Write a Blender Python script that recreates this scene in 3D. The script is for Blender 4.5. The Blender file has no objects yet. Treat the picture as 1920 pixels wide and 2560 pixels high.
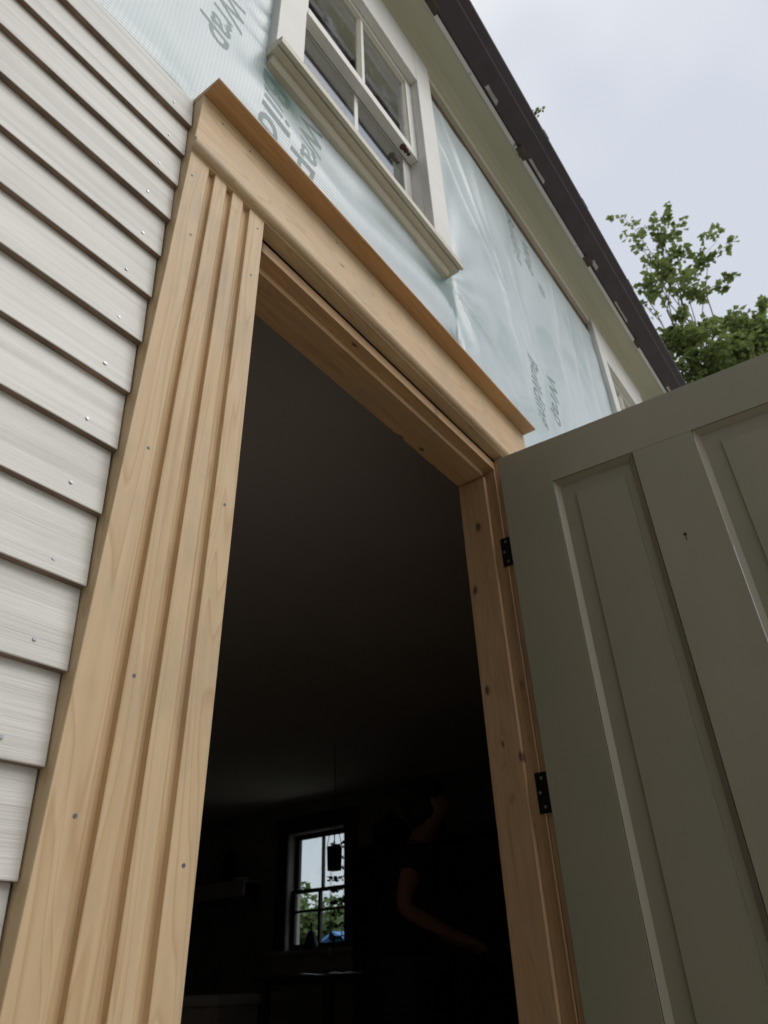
import bpy, bmesh, math, random
from mathutils import Vector, Matrix, noise

random.seed(11)
S = bpy.context.scene
COL = S.collection

# ------------------------------------------------------------------ camera
# world: x along the house front, y into the house, z up; z = 0 is the height of the lens
FPX, YAW, PITCH, ROLL = 1747.18 / 1920, math.radians(54.171), math.radians(33.735), math.radians(-2.247)
CAM = Vector((0.0, -0.62, 0.0))
fw = Vector((math.sin(YAW) * math.cos(PITCH), math.cos(YAW) * math.cos(PITCH), math.sin(PITCH)))
rt = Vector((math.cos(YAW), -math.sin(YAW), 0)); up = rt.cross(fw)
r2 = math.cos(ROLL) * rt + math.sin(ROLL) * up
u2 = -math.sin(ROLL) * rt + math.cos(ROLL) * up
cd = bpy.data.cameras.new('camera'); co = bpy.data.objects.new('camera', cd); COL.objects.link(co)
co.matrix_world = Matrix(((r2.x, u2.x, -fw.x, CAM.x), (r2.y, u2.y, -fw.y, CAM.y), (r2.z, u2.z, -fw.z, CAM.z), (0, 0, 0, 1)))
cd.sensor_fit = 'HORIZONTAL'; cd.sensor_width = 36; cd.lens = 36 * FPX
cd.clip_start = 0.02; cd.clip_end = 2000
S.camera = co
cd.dof.use_dof = True; cd.dof.focus_distance = 0.92; cd.dof.aperture_fstop = 15.0   # phone lens focused on the near casing

# ------------------------------------------------------------------ sky and light (overcast)
SUN_DIR = Vector((0.16, -0.66, 0.73)).normalized()
el = math.asin(SUN_DIR.z); az = math.atan2(SUN_DIR.x, SUN_DIR.y)
W = bpy.data.worlds.new('World'); S.world = W; W.use_nodes = True
nt = W.node_tree; nt.nodes.clear()
out = nt.nodes.new('ShaderNodeOutputWorld')
sky = nt.nodes.new('ShaderNodeTexSky'); sky.sky_type = 'NISHITA'; sky.sun_disc = False
sky.sun_elevation = el; sky.sun_rotation = az
bg1 = nt.nodes.new('ShaderNodeBackground'); bg1.inputs['Strength'].default_value = 0.06
nt.links.new(sky.outputs[0], bg1.inputs[0])
tc = nt.nodes.new('ShaderNodeTexCoord')
nz = nt.nodes.new('ShaderNodeTexNoise'); nz.inputs['Scale'].default_value = 2.2; nz.inputs['Detail'].default_value = 3; nz.inputs['Roughness'].default_value = 0.45
nt.links.new(tc.outputs['Generated'], nz.inputs['Vector'])
rp = nt.nodes.new('ShaderNodeValToRGB'); rp.color_ramp.interpolation = 'EASE'
rp.color_ramp.elements[0].position = 0.40; rp.color_ramp.elements[0].color = (0.72, 0.76, 0.85, 1)
rp.color_ramp.elements[1].position = 0.62; rp.color_ramp.elements[1].color = (0.97, 0.985, 1.0, 1)
nt.links.new(nz.outputs[0], rp.inputs[0])
bg2 = nt.nodes.new('ShaderNodeBackground'); bg2.inputs['Strength'].default_value = 1.0
nt.links.new(rp.outputs[0], bg2.inputs[0])
mx = nt.nodes.new('ShaderNodeMixShader'); mx.inputs[0].default_value = 0.9
nt.links.new(bg1.outputs[0], mx.inputs[1]); nt.links.new(bg2.outputs[0], mx.inputs[2]); nt.links.new(mx.outputs[0], out.inputs[0])
sl = bpy.data.lights.new('sun', 'SUN'); sl.energy = 1.3; sl.angle = math.radians(40); sl.color = (1.0, 0.97, 0.92)
so = bpy.data.objects.new('sun', sl); COL.objects.link(so)
so.rotation_euler = (-SUN_DIR).to_track_quat('-Z', 'Y').to_euler()
S.view_settings.view_transform = 'Standard'; S.view_settings.look = 'None'
S.view_settings.exposure = 0.0; S.view_settings.gamma = 1.0; S.view_settings.use_curve_mapping = False
S.cycles.max_bounces = 10; S.cycles.diffuse_bounces = 6; S.cycles.use_denoising = True
S.cycles.sample_clamp_indirect = 4.0

GROUND, FLOOR, CEIL, ENDX, BACKY = -1.35, -0.87, 1.65, 6.0, 6.9

# ------------------------------------------------------------------ materials
def mat_base(name):
    m = bpy.data.materials.new(name); m.use_nodes = True
    n = m.node_tree.nodes; l = m.node_tree.links
    return m, n, l, n['Principled BSDF']
def nd(n, t, **kw):
    x = n.new(t)
    for k, v in kw.items():
        if k in x.inputs: x.inputs[k].default_value = v
        else: setattr(x, k, v)
    return x
def ramp(n, l, src, stops, interp='LINEAR'):
    r = n.new('ShaderNodeValToRGB'); r.color_ramp.interpolation = interp
    while len(r.color_ramp.elements) < len(stops): r.color_ramp.elements.new(0.5)
    for e, (p, c) in zip(r.color_ramp.elements, stops): e.position = p; e.color = (*c, 1) if len(c) == 3 else c
    l.new(src, r.inputs[0]); return r
def mix(n, l, fac, a, b, mode='MIX'):
    m = n.new('ShaderNodeMix'); m.data_type = 'RGBA'; m.blend_type = mode
    for s, v in ((m.inputs[0], fac), (m.inputs[6], a), (m.inputs[7], b)):
        if isinstance(v, (int, float)): s.default_value = v
        elif isinstance(v, tuple): s.default_value = (*v, 1)
        else: l.new(v, s)
    return m.outputs[2]
def coords(n, l, scale, rnd=True):
    t = n.new('ShaderNodeTexCoord'); src = t.outputs['Object']
    if rnd:
        oi = n.new('ShaderNodeObjectInfo')
        mu = n.new('ShaderNodeVectorMath'); mu.operation = 'ADD'
        cv = n.new('ShaderNodeVectorMath'); cv.operation = 'SCALE'; cv.inputs[0].default_value = (17.3, 9.1, 23.7)
        l.new(oi.outputs['Random'], cv.inputs['Scale']); l.new(src, mu.inputs[0]); l.new(cv.outputs[0], mu.inputs[1]); src = mu.outputs[0]
    mp = n.new('ShaderNodeMapping'); mp.inputs['Scale'].default_value = scale
    l.new(src, mp.inputs[0]); return mp.outputs[0]
def math_(n, l, op, a, b=None):
    m = n.new('ShaderNodeMath'); m.operation = op
    for i, v in enumerate((a, b)):
        if v is None: continue
        if isinstance(v, (int, float)): m.inputs[i].default_value = v
        else: l.new(v, m.inputs[i])
    return m.outputs[0]

def pine(name, axis, knots=0.5, tint=(1, 1, 1), rough=0.55, ks=(13, 0, 7)):
    m, n, l, p = mat_base(name)
    lo, hi = 0.75, 11.0
    sc = {'X': (lo, hi, hi), 'Z': (hi, hi, lo), 'Y': (hi, lo, hi)}[axis]
    v = coords(n, l, sc)
    warp = nd(n, 'ShaderNodeTexNoise', Scale=1.1, Detail=2.0); l.new(v, warp.inputs['Vector'])
    sc2 = n.new('ShaderNodeVectorMath'); sc2.operation = 'MULTIPLY_ADD'
    l.new(warp.outputs['Color'], sc2.inputs[0]); sc2.inputs[1].default_value = (1.3, 1.3, 1.3); l.new(v, sc2.inputs[2])
    ring = nd(n, 'ShaderNodeTexNoise', Scale=1.6, Detail=1.0, Roughness=0.3); l.new(sc2.outputs[0], ring.inputs['Vector'])
    # growth rings: fold the smooth field into narrow dark lines
    fr = math_(n, l, 'FRACT', math_(n, l, 'MULTIPLY', ring.outputs[0], 17.0))
    lines = ramp(n, l, fr, [(0.0, (0.0,) * 3), (0.70, (0.25,) * 3), (0.90, (1.0,) * 3), (1.0, (0.0,) * 3)])
    fine = nd(n, 'ShaderNodeTexNoise', Scale=9.0, Detail=4.0); l.new(v, fine.inputs['Vector'])
    big = nd(n, 'ShaderNodeTexNoise', Scale=0.7, Detail=2.0); l.new(v, big.inputs['Vector'])
    c = ramp(n, l, big.outputs[0], [(0.3, (0.56 * tint[0], 0.39 * tint[1], 0.21 * tint[2])), (0.55, (0.62 * tint[0], 0.455 * tint[1], 0.27 * tint[2])), (0.75, (0.52 * tint[0], 0.405 * tint[1], 0.265 * tint[2]))]).outputs[0]
    c = mix(n, l, math_(n, l, 'MULTIPLY', lines.outputs[0], 0.55), c, (0.40 * tint[0], 0.22 * tint[1], 0.085 * tint[2]))
    c = mix(n, l, 0.22, c, ramp(n, l, fine.outputs[0], [(0.3, (0.42, 0.28, 0.14)), (0.7, (0.76, 0.56, 0.34))]).outputs[0])
    # a few grubby finger marks and grey weathering
    gr = nd(n, 'ShaderNodeTexNoise', Scale=2.4, Detail=5.0, Roughness=0.7); l.new(coords(n, l, (3, 3, 1.6)), gr.inputs['Vector'])
    c = mix(n, l, ramp(n, l, gr.outputs[0], [(0.50, (0,) * 3), (0.70, (0.45,) * 3)]).outputs[0], c, (0.34, 0.27, 0.20))
    if knots > 0:
        kv = coords(n, l, ks)
        wob = nd(n, 'ShaderNodeTexNoise', Scale=4.0); l.new(kv, wob.inputs['Vector'])
        kk = n.new('ShaderNodeVectorMath'); kk.operation = 'MULTIPLY_ADD'
        l.new(wob.outputs['Color'], kk.inputs[0]); kk.inputs[1].default_value = (0.16,) * 3; l.new(kv, kk.inputs[2])
        vo = nd(n, 'ShaderNodeTexVoronoi', Scale=1.0); l.new(kk.outputs[0], vo.inputs['Vector'])
        sep = n.new('ShaderNodeSeparateColor'); l.new(vo.outputs['Color'], sep.inputs[0])
        gate = math_(n, l, 'LESS_THAN', sep.outputs[0], knots)
        rad = math_(n, l, 'MULTIPLY_ADD', sep.outputs[1], 0.12); rad.node.inputs[2].default_value = 0.10
        d = math_(n, l, 'DIVIDE', vo.outputs['Distance'], rad)
        halo = ramp(n, l, d, [(0.0, (1.0,) * 3), (0.45, (0.95,) * 3), (0.62, (0.45,) * 3), (1.0, (0,) * 3)])
        c = mix(n, l, math_(n, l, 'MULTIPLY', math_(n, l, 'MULTIPLY', halo.outputs[0], gate), 0.92), c, (0.115 * tint[0], 0.052 * tint[1], 0.026 * tint[2]))
    l.new(c, p.inputs['Base Color']); p.inputs['Roughness'].default_value = rough
    b = nd(n, 'ShaderNodeBump', Strength=0.12, Distance=0.002); l.new(fine.outputs[0], b.inputs['Height']); l.new(b.outputs[0], p.inputs['Normal'])
    return m

def paint(name, col, dirt, rough=0.5, grain=(1.2, 14, 30), dirt_amt=0.5, chip=None, chip_at=0.70, bump=0.15):
    m, n, l, p = mat_base(name)
    v = coords(n, l, grain)
    a = nd(n, 'ShaderNodeTexNoise', Scale=1.5, Detail=6.0, Roughness=0.62); l.new(v, a.inputs['Vector'])
    f = nd(n, 'ShaderNodeTexNoise', Scale=9.0, Detail=3.0, Roughness=0.6); l.new(v, f.inputs['Vector'])
    big = nd(n, 'ShaderNodeTexNoise', Scale=2.3, Detail=3.0); l.new(coords(n, l, (1, 1, 1)), big.inputs['Vector'])
    c = mix(n, l, math_(n, l, 'MULTIPLY', ramp(n, l, a.outputs[0], [(0.42, (0,) * 3), (0.72, (1,) * 3)]).outputs[0], dirt_amt), col, dirt)
    c = mix(n, l, math_(n, l, 'MULTIPLY', ramp(n, l, big.outputs[0], [(0.4, (0,) * 3), (0.7, (1,) * 3)]).outputs[0], dirt_amt * 0.6), c, dirt)
    if chip:
        ch = nd(n, 'ShaderNodeTexNoise', Scale=11.0, Detail=5.0, Roughness=0.7); l.new(coords(n, l, (1, 1, 1)), ch.inputs['Vector'])
        c = mix(n, l, ramp(n, l, ch.outputs[0], [(chip_at, (0,) * 3), (chip_at + 0.03, (1,) * 3)]).outputs[0], c, chip)
    l.new(c, p.inputs['Base Color']); p.inputs['Roughness'].default_value = rough
    b = nd(n, 'ShaderNodeBump', Strength=bump, Distance=0.002); l.new(f.outputs[0], b.inputs['Height']); l.new(b.outputs[0], p.inputs['Normal'])
    return m

def plain(name, col, rough=0.7, var=0.25, scale=6.0, metal=0.0, bump=0.0):
    m, n, l, p = mat_base(name)
    a = nd(n, 'ShaderNodeTexNoise', Scale=scale, Detail=5.0, Roughness=0.6); l.new(coords(n, l, (1, 1, 1)), a.inputs['Vector'])
    c = ramp(n, l, a.outputs[0], [(0.3, tuple(x * (1 - var) for x in col)), (0.7, tuple(min(1, x * (1 + var)) for x in col))])
    l.new(c.outputs[0], p.inputs['Base Color']); p.inputs['Roughness'].default_value = rough; p.inputs['Metallic'].default_value = metal
    if bump:
        b = nd(n, 'ShaderNodeBump', Strength=bump, Distance=0.01); l.new(a.outputs[0], b.inputs['Height']); l.new(b.outputs[0], p.inputs['Normal'])
    return m

PINE_Z = pine('pine upright grain', 'Z', 0.05, ks=(13, 0, 6))
PINE_X = pine('pine level grain', 'X', 0.16, ks=(6, 0, 14))
PINE_JAMB = pine('knotty pine upright grain', 'Z', 0.50, (0.86, 0.71, 0.62), ks=(0, 19, 9))  # pinker knotty pine, tint also darkened to paint in the jamb's shade
PINE_HEAD = pine('knotty pine level grain', 'X', 0.62, (0.80, 0.66, 0.54), ks=(10, 24, 0))
PINE_CAP = pine('shadow-tinted pine level grain', 'X', 0.25, (0.80, 0.58, 0.38), 0.45, ks=(7, 20, 0))  # pine with a deeper orange tint, painting in the shadow under the cap
CLAP = paint('weathered white clapboard paint', (0.73, 0.71, 0.655), (0.45, 0.43, 0.39), 0.36, (0.7, 10, 42), 0.72, (0.38, 0.34, 0.28), 0.75, 0.35)
RAW = plain('raw cedar edge', (0.22, 0.15, 0.11), 0.8, 0.35, 18)
OLIVE = paint('old olive cream door paint', (0.295, 0.255, 0.185), (0.205, 0.205, 0.135), 0.45, (2.2, 2.2, 1.1), 0.7, None, 0.7, 0.06)
CREAM = paint('cream soffit paint', (0.47, 0.45, 0.335), (0.37, 0.36, 0.24), 0.5, (0.5, 5, 5), 0.55, None, 0.7, 0.05)
TRIM = paint('aged white window paint', (0.74, 0.73, 0.69), (0.58, 0.56, 0.50), 0.45, (3, 3, 3), 0.5, (0.20, 0.13, 0.09), 0.742, 0.12)
TRIMOLD = paint('aged cream sill paint', (0.60, 0.56, 0.45), (0.44, 0.40, 0.31), 0.5, (2, 5, 5), 0.6, (0.15, 0.11, 0.08), 0.72, 0.15)
GUTTER = plain('dark brown gutter enamel', (0.042, 0.029, 0.036), 0.60, 0.25, 9)
SCUFF = plain('scuffed grey paint', (0.36, 0.33, 0.31), 0.6, 0.3, 14)
FASCIA = paint('flaking white fascia paint', (0.70, 0.68, 0.66), (0.45, 0.42, 0.40), 0.5, (2, 4, 4), 0.5, (0.12, 0.09, 0.08), 0.63, 0.1)
BRACK = plain('rusty gutter bracket', (0.060, 0.042, 0.032), 0.8, 0.5, 40)
IRON = plain('black iron', (0.018, 0.017, 0.018), 0.45, 0.3, 30, 0.6)
STEEL = plain('galvanised nail', (0.42, 0.43, 0.45), 0.4, 0.3, 60, 0.7)
LEAD = plain('dark nail head', (0.13, 0.14, 0.16), 0.5, 0.3, 60, 0.4)
SHINGLE = plain('brown asphalt shingle', (0.055, 0.045, 0.042), 0.9, 0.4, 40)
SHEATH = plain('old board sheathing', (0.17, 0.115, 0.075), 0.85, 0.4, 8)
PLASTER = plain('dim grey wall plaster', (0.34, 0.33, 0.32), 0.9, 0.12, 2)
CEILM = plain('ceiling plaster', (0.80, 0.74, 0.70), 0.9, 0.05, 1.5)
FLOORM = plain('dark floor boards', (0.36, 0.26, 0.17), 0.6, 0.25, 4)
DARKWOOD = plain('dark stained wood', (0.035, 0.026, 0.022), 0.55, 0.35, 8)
BLACKC = plain('black cloth', (0.012, 0.012, 0.014), 0.9, 0.3, 20)
WHITEI = plain('white enamel', (0.75, 0.75, 0.73), 0.35, 0.05, 5)
GREYI = plain('grey painted board', (0.55, 0.53, 0.49), 0.6, 0.15, 5)
NAVY = plain('navy cotton', (0.022, 0.022, 0.05), 0.9, 0.25, 30, 0, 0.1)
DENIM = plain('dark denim', (0.035, 0.040, 0.07), 0.9, 0.25, 40, 0, 0.1)
SKIN = plain('skin', (0.42, 0.24, 0.17), 0.5, 0.08, 20)
HAIR = plain('dark hair', (0.02, 0.014, 0.01), 0.6, 0.3, 50)
INK = plain('faded grey green printing ink', (0.13, 0.20, 0.19), 0.5, 0.35, 22)
_n = INK.node_tree.nodes; _l = INK.node_tree.links
_t = _n.new('ShaderNodeBsdfTransparent'); _m = _n.new('ShaderNodeMixShader'); _m.inputs[0].default_value = 0.46
_l.new(_n['Principled BSDF'].outputs[0], _m.inputs[2]); _l.new(_t.outputs[0], _m.inputs[1]); _l.new(_m.outputs[0], _n['Material Output'].inputs[0])
BARK = plain('bark', (0.11, 0.085, 0.065), 0.9, 0.35, 14, 0, 0.4)
BLUEROOF = plain('blue sheet roofing', (0.10, 0.25, 0.62), 0.4, 0.1, 4)

def leafmat(name, a, b, trans=0.35):
    m, n, l, p = mat_base(name)
    g = nd(n, 'ShaderNodeTexNoise', Scale=0.9, Detail=6.0, Roughness=0.75); l.new(coords(n, l, (1, 1, 1)), g.inputs['Vector'])
    c = ramp(n, l, g.outputs[0], [(0.35, a), (0.65, b)])
    l.new(c.outputs[0], p.inputs['Base Color']); p.inputs['Roughness'].default_value = 0.5
    t = n.new('ShaderNodeBsdfTranslucent'); l.new(c.outputs[0], t.inputs[0])
    ms = n.new('ShaderNodeMixShader'); ms.inputs[0].default_value = trans
    l.new(p.outputs[0], ms.inputs[1]); l.new(t.outputs[0], ms.inputs[2]); l.new(ms.outputs[0], n['Material Output'].inputs[0])
    return m
LEAF = leafmat('maple leaf', (0.13, 0.18, 0.05), (0.27, 0.33, 0.12), 0.5)
LEAFFAR = leafmat('far leaf', (0.09, 0.14, 0.04), (0.20, 0.27, 0.10))
LEAFDARK = leafmat('house plant leaf', (0.02, 0.04, 0.015), (0.05, 0.09, 0.03))

def glass(name, dirt, seed):
    m, n, l, p = mat_base(name); n.remove(p)
    tr = n.new('ShaderNodeBsdfTransparent'); tr.inputs[0].default_value = (0.86, 0.9, 0.9, 1)
    gl = n.new('ShaderNodeBsdfGlossy'); gl.inputs['Roughness'].default_value = 0.015; gl.inputs[0].default_value = (1, 1, 1, 1)
    lw = n.new('ShaderNodeLayerWeight')   # Schlick reflectance, the same from both sides of the pane
    fr = math_(n, l, 'MULTIPLY_ADD', math_(n, l, 'POWER', lw.outputs['Facing'], 3.5), 0.95); fr.node.inputs[2].default_value = 0.05
    ms = n.new('ShaderNodeMixShader'); l.new(fr, ms.inputs[0]); l.new(tr.outputs[0], ms.inputs[1]); l.new(gl.outputs[0], ms.inputs[2])
    df = n.new('ShaderNodeBsdfDiffuse'); df.inputs[0].default_value = (0.40, 0.42, 0.50, 1)
    a = nd(n, 'ShaderNodeTexNoise', Scale=7.0, Detail=6.0, Roughness=0.7); l.new(coords(n, l, (1, 1, 0.7)), a.inputs['Vector'])
    b = nd(n, 'ShaderNodeTexNoise', Scale=60.0, Detail=2.0); l.new(coords(n, l, (1, 1, 0.5)), b.inputs['Vector'])
    s1 = ramp(n, l, a.outputs[0], [(0.48, (0.0,) * 3), (0.62, (0.20,) * 3), (0.75, (0.85,) * 3)])
    s2 = ramp(n, l, b.outputs[0], [(0.66, (0,) * 3), (0.74, (0.5,) * 3)])
    fac = math_(n, l, 'MULTIPLY', math_(n, l, 'ADD', s1.outputs[0], s2.outputs[0]), dirt)
    m2 = n.new('ShaderNodeMixShader'); l.new(fac, m2.inputs[0]); l.new(ms.outputs[0], m2.inputs[1]); l.new(df.outputs[0], m2.inputs[2])
    l.new(m2.outputs[0], n['Material Output'].inputs[0])
    return m
GLASSDIRTY = glass('dirty old window glass', 0.55, 1)
GLASSCLEAR = glass('window glass', 0.10, 2)

def wrapmat():
    m, n, l, p = mat_base('green woven house wrap')
    t = n.new('ShaderNodeTexCoord')
    w = nd(n, 'ShaderNodeTexNoise', Scale=3.0, Detail=2.0); l.new(t.outputs['Object'], w.inputs['Vector'])
    sp = n.new('ShaderNodeSeparateXYZ'); l.new(t.outputs['Object'], sp.inputs[0])
    zz = math_(n, l, 'ADD', sp.outputs[2], math_(n, l, 'MULTIPLY', w.outputs[0], 0.030))
    rib = math_(n, l, 'SINE', math_(n, l, 'MULTIPLY', zz, 2 * math.pi / 0.0086))
    tick = math_(n, l, 'SINE', math_(n, l, 'MULTIPLY', math_(n, l, 'ADD', sp.outputs[0], math_(n, l, 'MULTIPLY', w.outputs[0], 0.02)), 2 * math.pi / 0.009))
    wv = math_(n, l, 'ADD', math_(n, l, 'MULTIPLY', rib, 0.75), math_(n, l, 'MULTIPLY', tick, 0.22))
    f = nd(n, 'ShaderNodeMapRange'); f.inputs[1].default_value = -1; f.inputs[2].default_value = 1; l.new(wv, f.inputs[0])
    # film tightness: slack is pale, tight is green; shade under sill painted green too
    pl = nd(n, 'ShaderNodeTexNoise', Scale=2.6, Detail=5.0, Roughness=0.62, Distortion=0.6)
    mp = n.new('ShaderNodeMapping'); mp.inputs['Scale'].default_value = (1.2, 1, 0.7); mp.inputs['Rotation'].default_value = (0, math.radians(24), 0)
    l.new(t.outputs['Object'], mp.inputs[0]); l.new(mp.outputs[0], pl.inputs['Vector'])
    pr = ramp(n, l, pl.outputs[0], [(0.33, (0.36, 0.46, 0.46)), (0.45, (0.58, 0.645, 0.68)), (0.66, (0.70, 0.745, 0.80))])
    la = n.new('ShaderNodeAttribute'); la.attribute_name = 'loose_unshaded'
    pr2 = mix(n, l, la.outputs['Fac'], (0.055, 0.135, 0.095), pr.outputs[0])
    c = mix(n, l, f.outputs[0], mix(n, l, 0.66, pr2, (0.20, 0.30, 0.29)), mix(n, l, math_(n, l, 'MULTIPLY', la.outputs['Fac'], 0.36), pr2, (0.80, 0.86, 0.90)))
    l.new(c, p.inputs['Base Color']); p.inputs['Roughness'].default_value = 0.34; p.inputs['IOR'].default_value = 1.6
    b = nd(n, 'ShaderNodeBump', Strength=0.25, Distance=0.0015); l.new(f.outputs[0], b.inputs['Height']); l.new(b.outputs[0], p.inputs['Normal'])
    return m
WRAP = wrapmat()

# ------------------------------------------------------------------ mesh helpers
def link(o, parent=None):
    COL.objects.link(o)
    if parent: o.parent = parent
    return o
def empty(name, parent=None, loc=(0, 0, 0)):
    o = bpy.data.objects.new(name, None); o.empty_display_size = 0.1; o.location = loc
    return link(o, parent)
def tag(o, label=None, cat=None, group=None, kind=None):
    if label: o['label'] = label
    if cat: o['category'] = cat
    if group: o['group'] = group
    if kind: o['kind'] = kind
    return o
class MB:
    def __init__(s): s.v = []; s.f = []; s.mi = []
    def add(s, vs, fs, mi=0):
        b = len(s.v); s.v += [tuple(x) for x in vs]; s.f += [[i + b for i in f] for f in fs]; s.mi += [mi] * len(fs); return s
    def box(s, x0, x1, y0, y1, z0, z1, mi=0):
        return s.add([(x0, y0, z0), (x1, y0, z0), (x1, y1, z0), (x0, y1, z0), (x0, y0, z1), (x1, y0, z1), (x1, y1, z1), (x0, y1, z1)],
                     [(0, 3, 2, 1), (4, 5, 6, 7), (0, 1, 5, 4), (1, 2, 6, 5), (2, 3, 7, 6), (3, 0, 4, 7)], mi)
    def prism(s, prof, a0, a1, axis='X', mi=0):
        # prof: closed list of 2D points, (y,z) for X, (x,y) for Z, (x,z) for Y
        n = len(prof)
        def P(p, a): return {'X': (a, p[0], p[1]), 'Z': (p[0], p[1], a), 'Y': (p[0], a, p[1])}[axis]
        vs = [P(p, a0) for p in prof] + [P(p, a1) for p in prof]
        fs = [(i, (i + 1) % n, n + (i + 1) % n, n + i) for i in range(n)] + [tuple(range(n))[::-1], tuple(range(n, 2 * n))]
        return s.add(vs, fs, mi)
    def tube(s, pts, rads, k=8, mi=0):
        pts = [Vector(p) for p in pts]; rings = []
        for i, p in enumerate(pts):
            d = (pts[min(i + 1, len(pts) - 1)] - pts[max(i - 1, 0)]).normalized()
            a = d.cross(Vector((0.31, 0.17, 0.93))).normalized(); b = d.cross(a)
            rings.append([p + (a * math.cos(2 * math.pi * j / k) + b * math.sin(2 * math.pi * j / k)) * rads[i] for j in range(k)])
        vs = [v for r in rings for v in r]; fs = []
        for i in range(len(pts) - 1):
            for j in range(k): fs.append((i * k + j, i * k + (j + 1) % k, (i + 1) * k + (j + 1) % k, (i + 1) * k + j))
        fs += [tuple(range(k))[::-1], tuple(range((len(pts) - 1) * k, len(pts) * k))]
        return s.add(vs, fs, mi)
    def lathe(s, prof, c, k=16, mi=0):
        vs = [(c[0] + r * math.cos(2 * math.pi * j / k), c[1] + r * math.sin(2 * math.pi * j / k), c[2] + z) for r, z in prof for j in range(k)]
        fs = [(i * k + j, i * k + (j + 1) % k, (i + 1) * k + (j + 1) % k, (i + 1) * k + j) for i in range(len(prof) - 1) for j in range(k)]
        fs += [tuple(range(k))[::-1], tuple(range((len(prof) - 1) * k, len(prof) * k))]
        return s.add(vs, fs, mi)
    def ball(s, c, r, k=12, mi=0, wob=0.0):
        rx, ry, rz = r if isinstance(r, tuple) else (r, r, r); vs = []; m = k // 2
        for i in range(m + 1):
            th = math.pi * i / m
            for j in range(k):
                ph = 2 * math.pi * j / k; d = Vector((math.sin(th) * math.cos(ph), math.sin(th) * math.sin(ph), math.cos(th)))
                q = 1 + wob * noise.noise(d * 2.3 + Vector(c) * 5)
                vs.append((c[0] + d.x * rx * q, c[1] + d.y * ry * q, c[2] + d.z * rz * q))
        fs = [(i * k + j, (i + 1) * k + j, (i + 1) * k + (j + 1) % k, i * k + (j + 1) % k) for i in range(m) for j in range(k)]
        return s.add(vs, fs, mi)
    def build(s, name, mats, parent=None, bevel=0.0, smooth=False, label=None, kind=None, fix=True):
        me = bpy.data.meshes.new(name); me.from_pydata(s.v, [], s.f)
        for x in (mats if isinstance(mats, (list, tuple)) else [mats]): me.materials.append(x)
        for q, mi in zip(me.polygons, s.mi): q.material_index = mi
        if bevel or fix:
            bm = bmesh.new(); bm.from_mesh(me)
            if fix: bmesh.ops.recalc_face_normals(bm, faces=bm.faces)
            if bevel: bmesh.ops.bevel(bm, geom=list(bm.edges), offset=bevel, segments=1, affect='EDGES', clamp_overlap=True)
            bm.to_mesh(me); bm.free()
        if smooth:
            for q in me.polygons: q.use_smooth = True
        o = bpy.data.objects.new(name, me); link(o, parent)
        if label: o['label'] = label
        if kind: o['kind'] = kind
        return o

def panelled(mb, x0, x1, z0, z1, y0, y1, holes, mi=0):
    # a wall slab in x-z with rectangular openings, cut into clean boxes
    xs = sorted({x0, x1, *[h[0] for h in holes], *[h[1] for h in holes]})
    for a, b in zip(xs, xs[1:]):
        m = (a + b) / 2; cuts = sorted([(h[2], h[3]) for h in holes if h[0] < m < h[1]]); z = z0
        for c0, c1 in cuts:
            if c0 > z: mb.box(a, b, y0, y1, z, c0, mi)
            z = c1
        if z < z1: mb.box(a, b, y0, y1, z, z1, mi)

# ------------------------------------------------------------------ ground and surroundings
g = MB(); N = 60
for i in range(N + 1):
    for j in range(N + 1):
        u, v = i / N * 2 - 1, j / N * 2 - 1
        x = math.copysign(abs(u) ** 2.2, u) * 400; y = math.copysign(abs(v) ** 2.2, v) * 400
        g.v.append((x, y, GROUND + (0.10 * noise.noise(Vector((x * 0.05, y * 0.05, 0))) if abs(x) + abs(y) > 25 else 0)))
for i in range(N):
    for j in range(N):
        a = i * (N + 1) + j; g.f.append((a, a + N + 1, a + N + 2, a + 1)); g.mi.append(0)
def groundmat():
    m, n, l, p = mat_base('pale gravel and grass')
    v = coords(n, l, (1, 1, 1), False)
    a = nd(n, 'ShaderNodeTexNoise', Scale=0.35, Detail=6.0); l.new(v, a.inputs['Vector'])
    b = nd(n, 'ShaderNodeTexNoise', Scale=14.0, Detail=5.0); l.new(v, b.inputs['Vector'])
    ea = ramp(n, l, b.outputs[0], [(0.3, (0.33, 0.30, 0.26)), (0.7, (0.48, 0.45, 0.40))])
    gr = ramp(n, l, b.outputs[0], [(0.3, (0.06, 0.10, 0.03)), (0.7, (0.13, 0.18, 0.06))])
    l.new(mix(n, l, ramp(n, l, a.outputs[0], [(0.50, (0,) * 3), (0.66, (1,) * 3)]).outputs[0], ea.outputs[0], gr.outputs[0]), p.inputs['Base Color'])
    p.inputs['Roughness'].default_value = 0.95; return m
tag(g.build('ground', groundmat(), fix=False), kind='structure')

# ------------------------------------------------------------------ the house
HOUSE = empty('house', loc=(0, 0, 0))
tag(HOUSE, 'old farmhouse being re-sided, with white clapboards, green house wrap and new pine doorway', 'house')
X0, X1, ZTOP = -3.0, 6.2, 3.30
WOFF = 2.495
DOORHOLE = (0.495, 1.435, FLOOR, 1.175)
WHOLE = [(0.572 + k * WOFF, 1.205 + k * WOFF, 1.925, 2.905) for k in (0, 1)]

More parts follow.
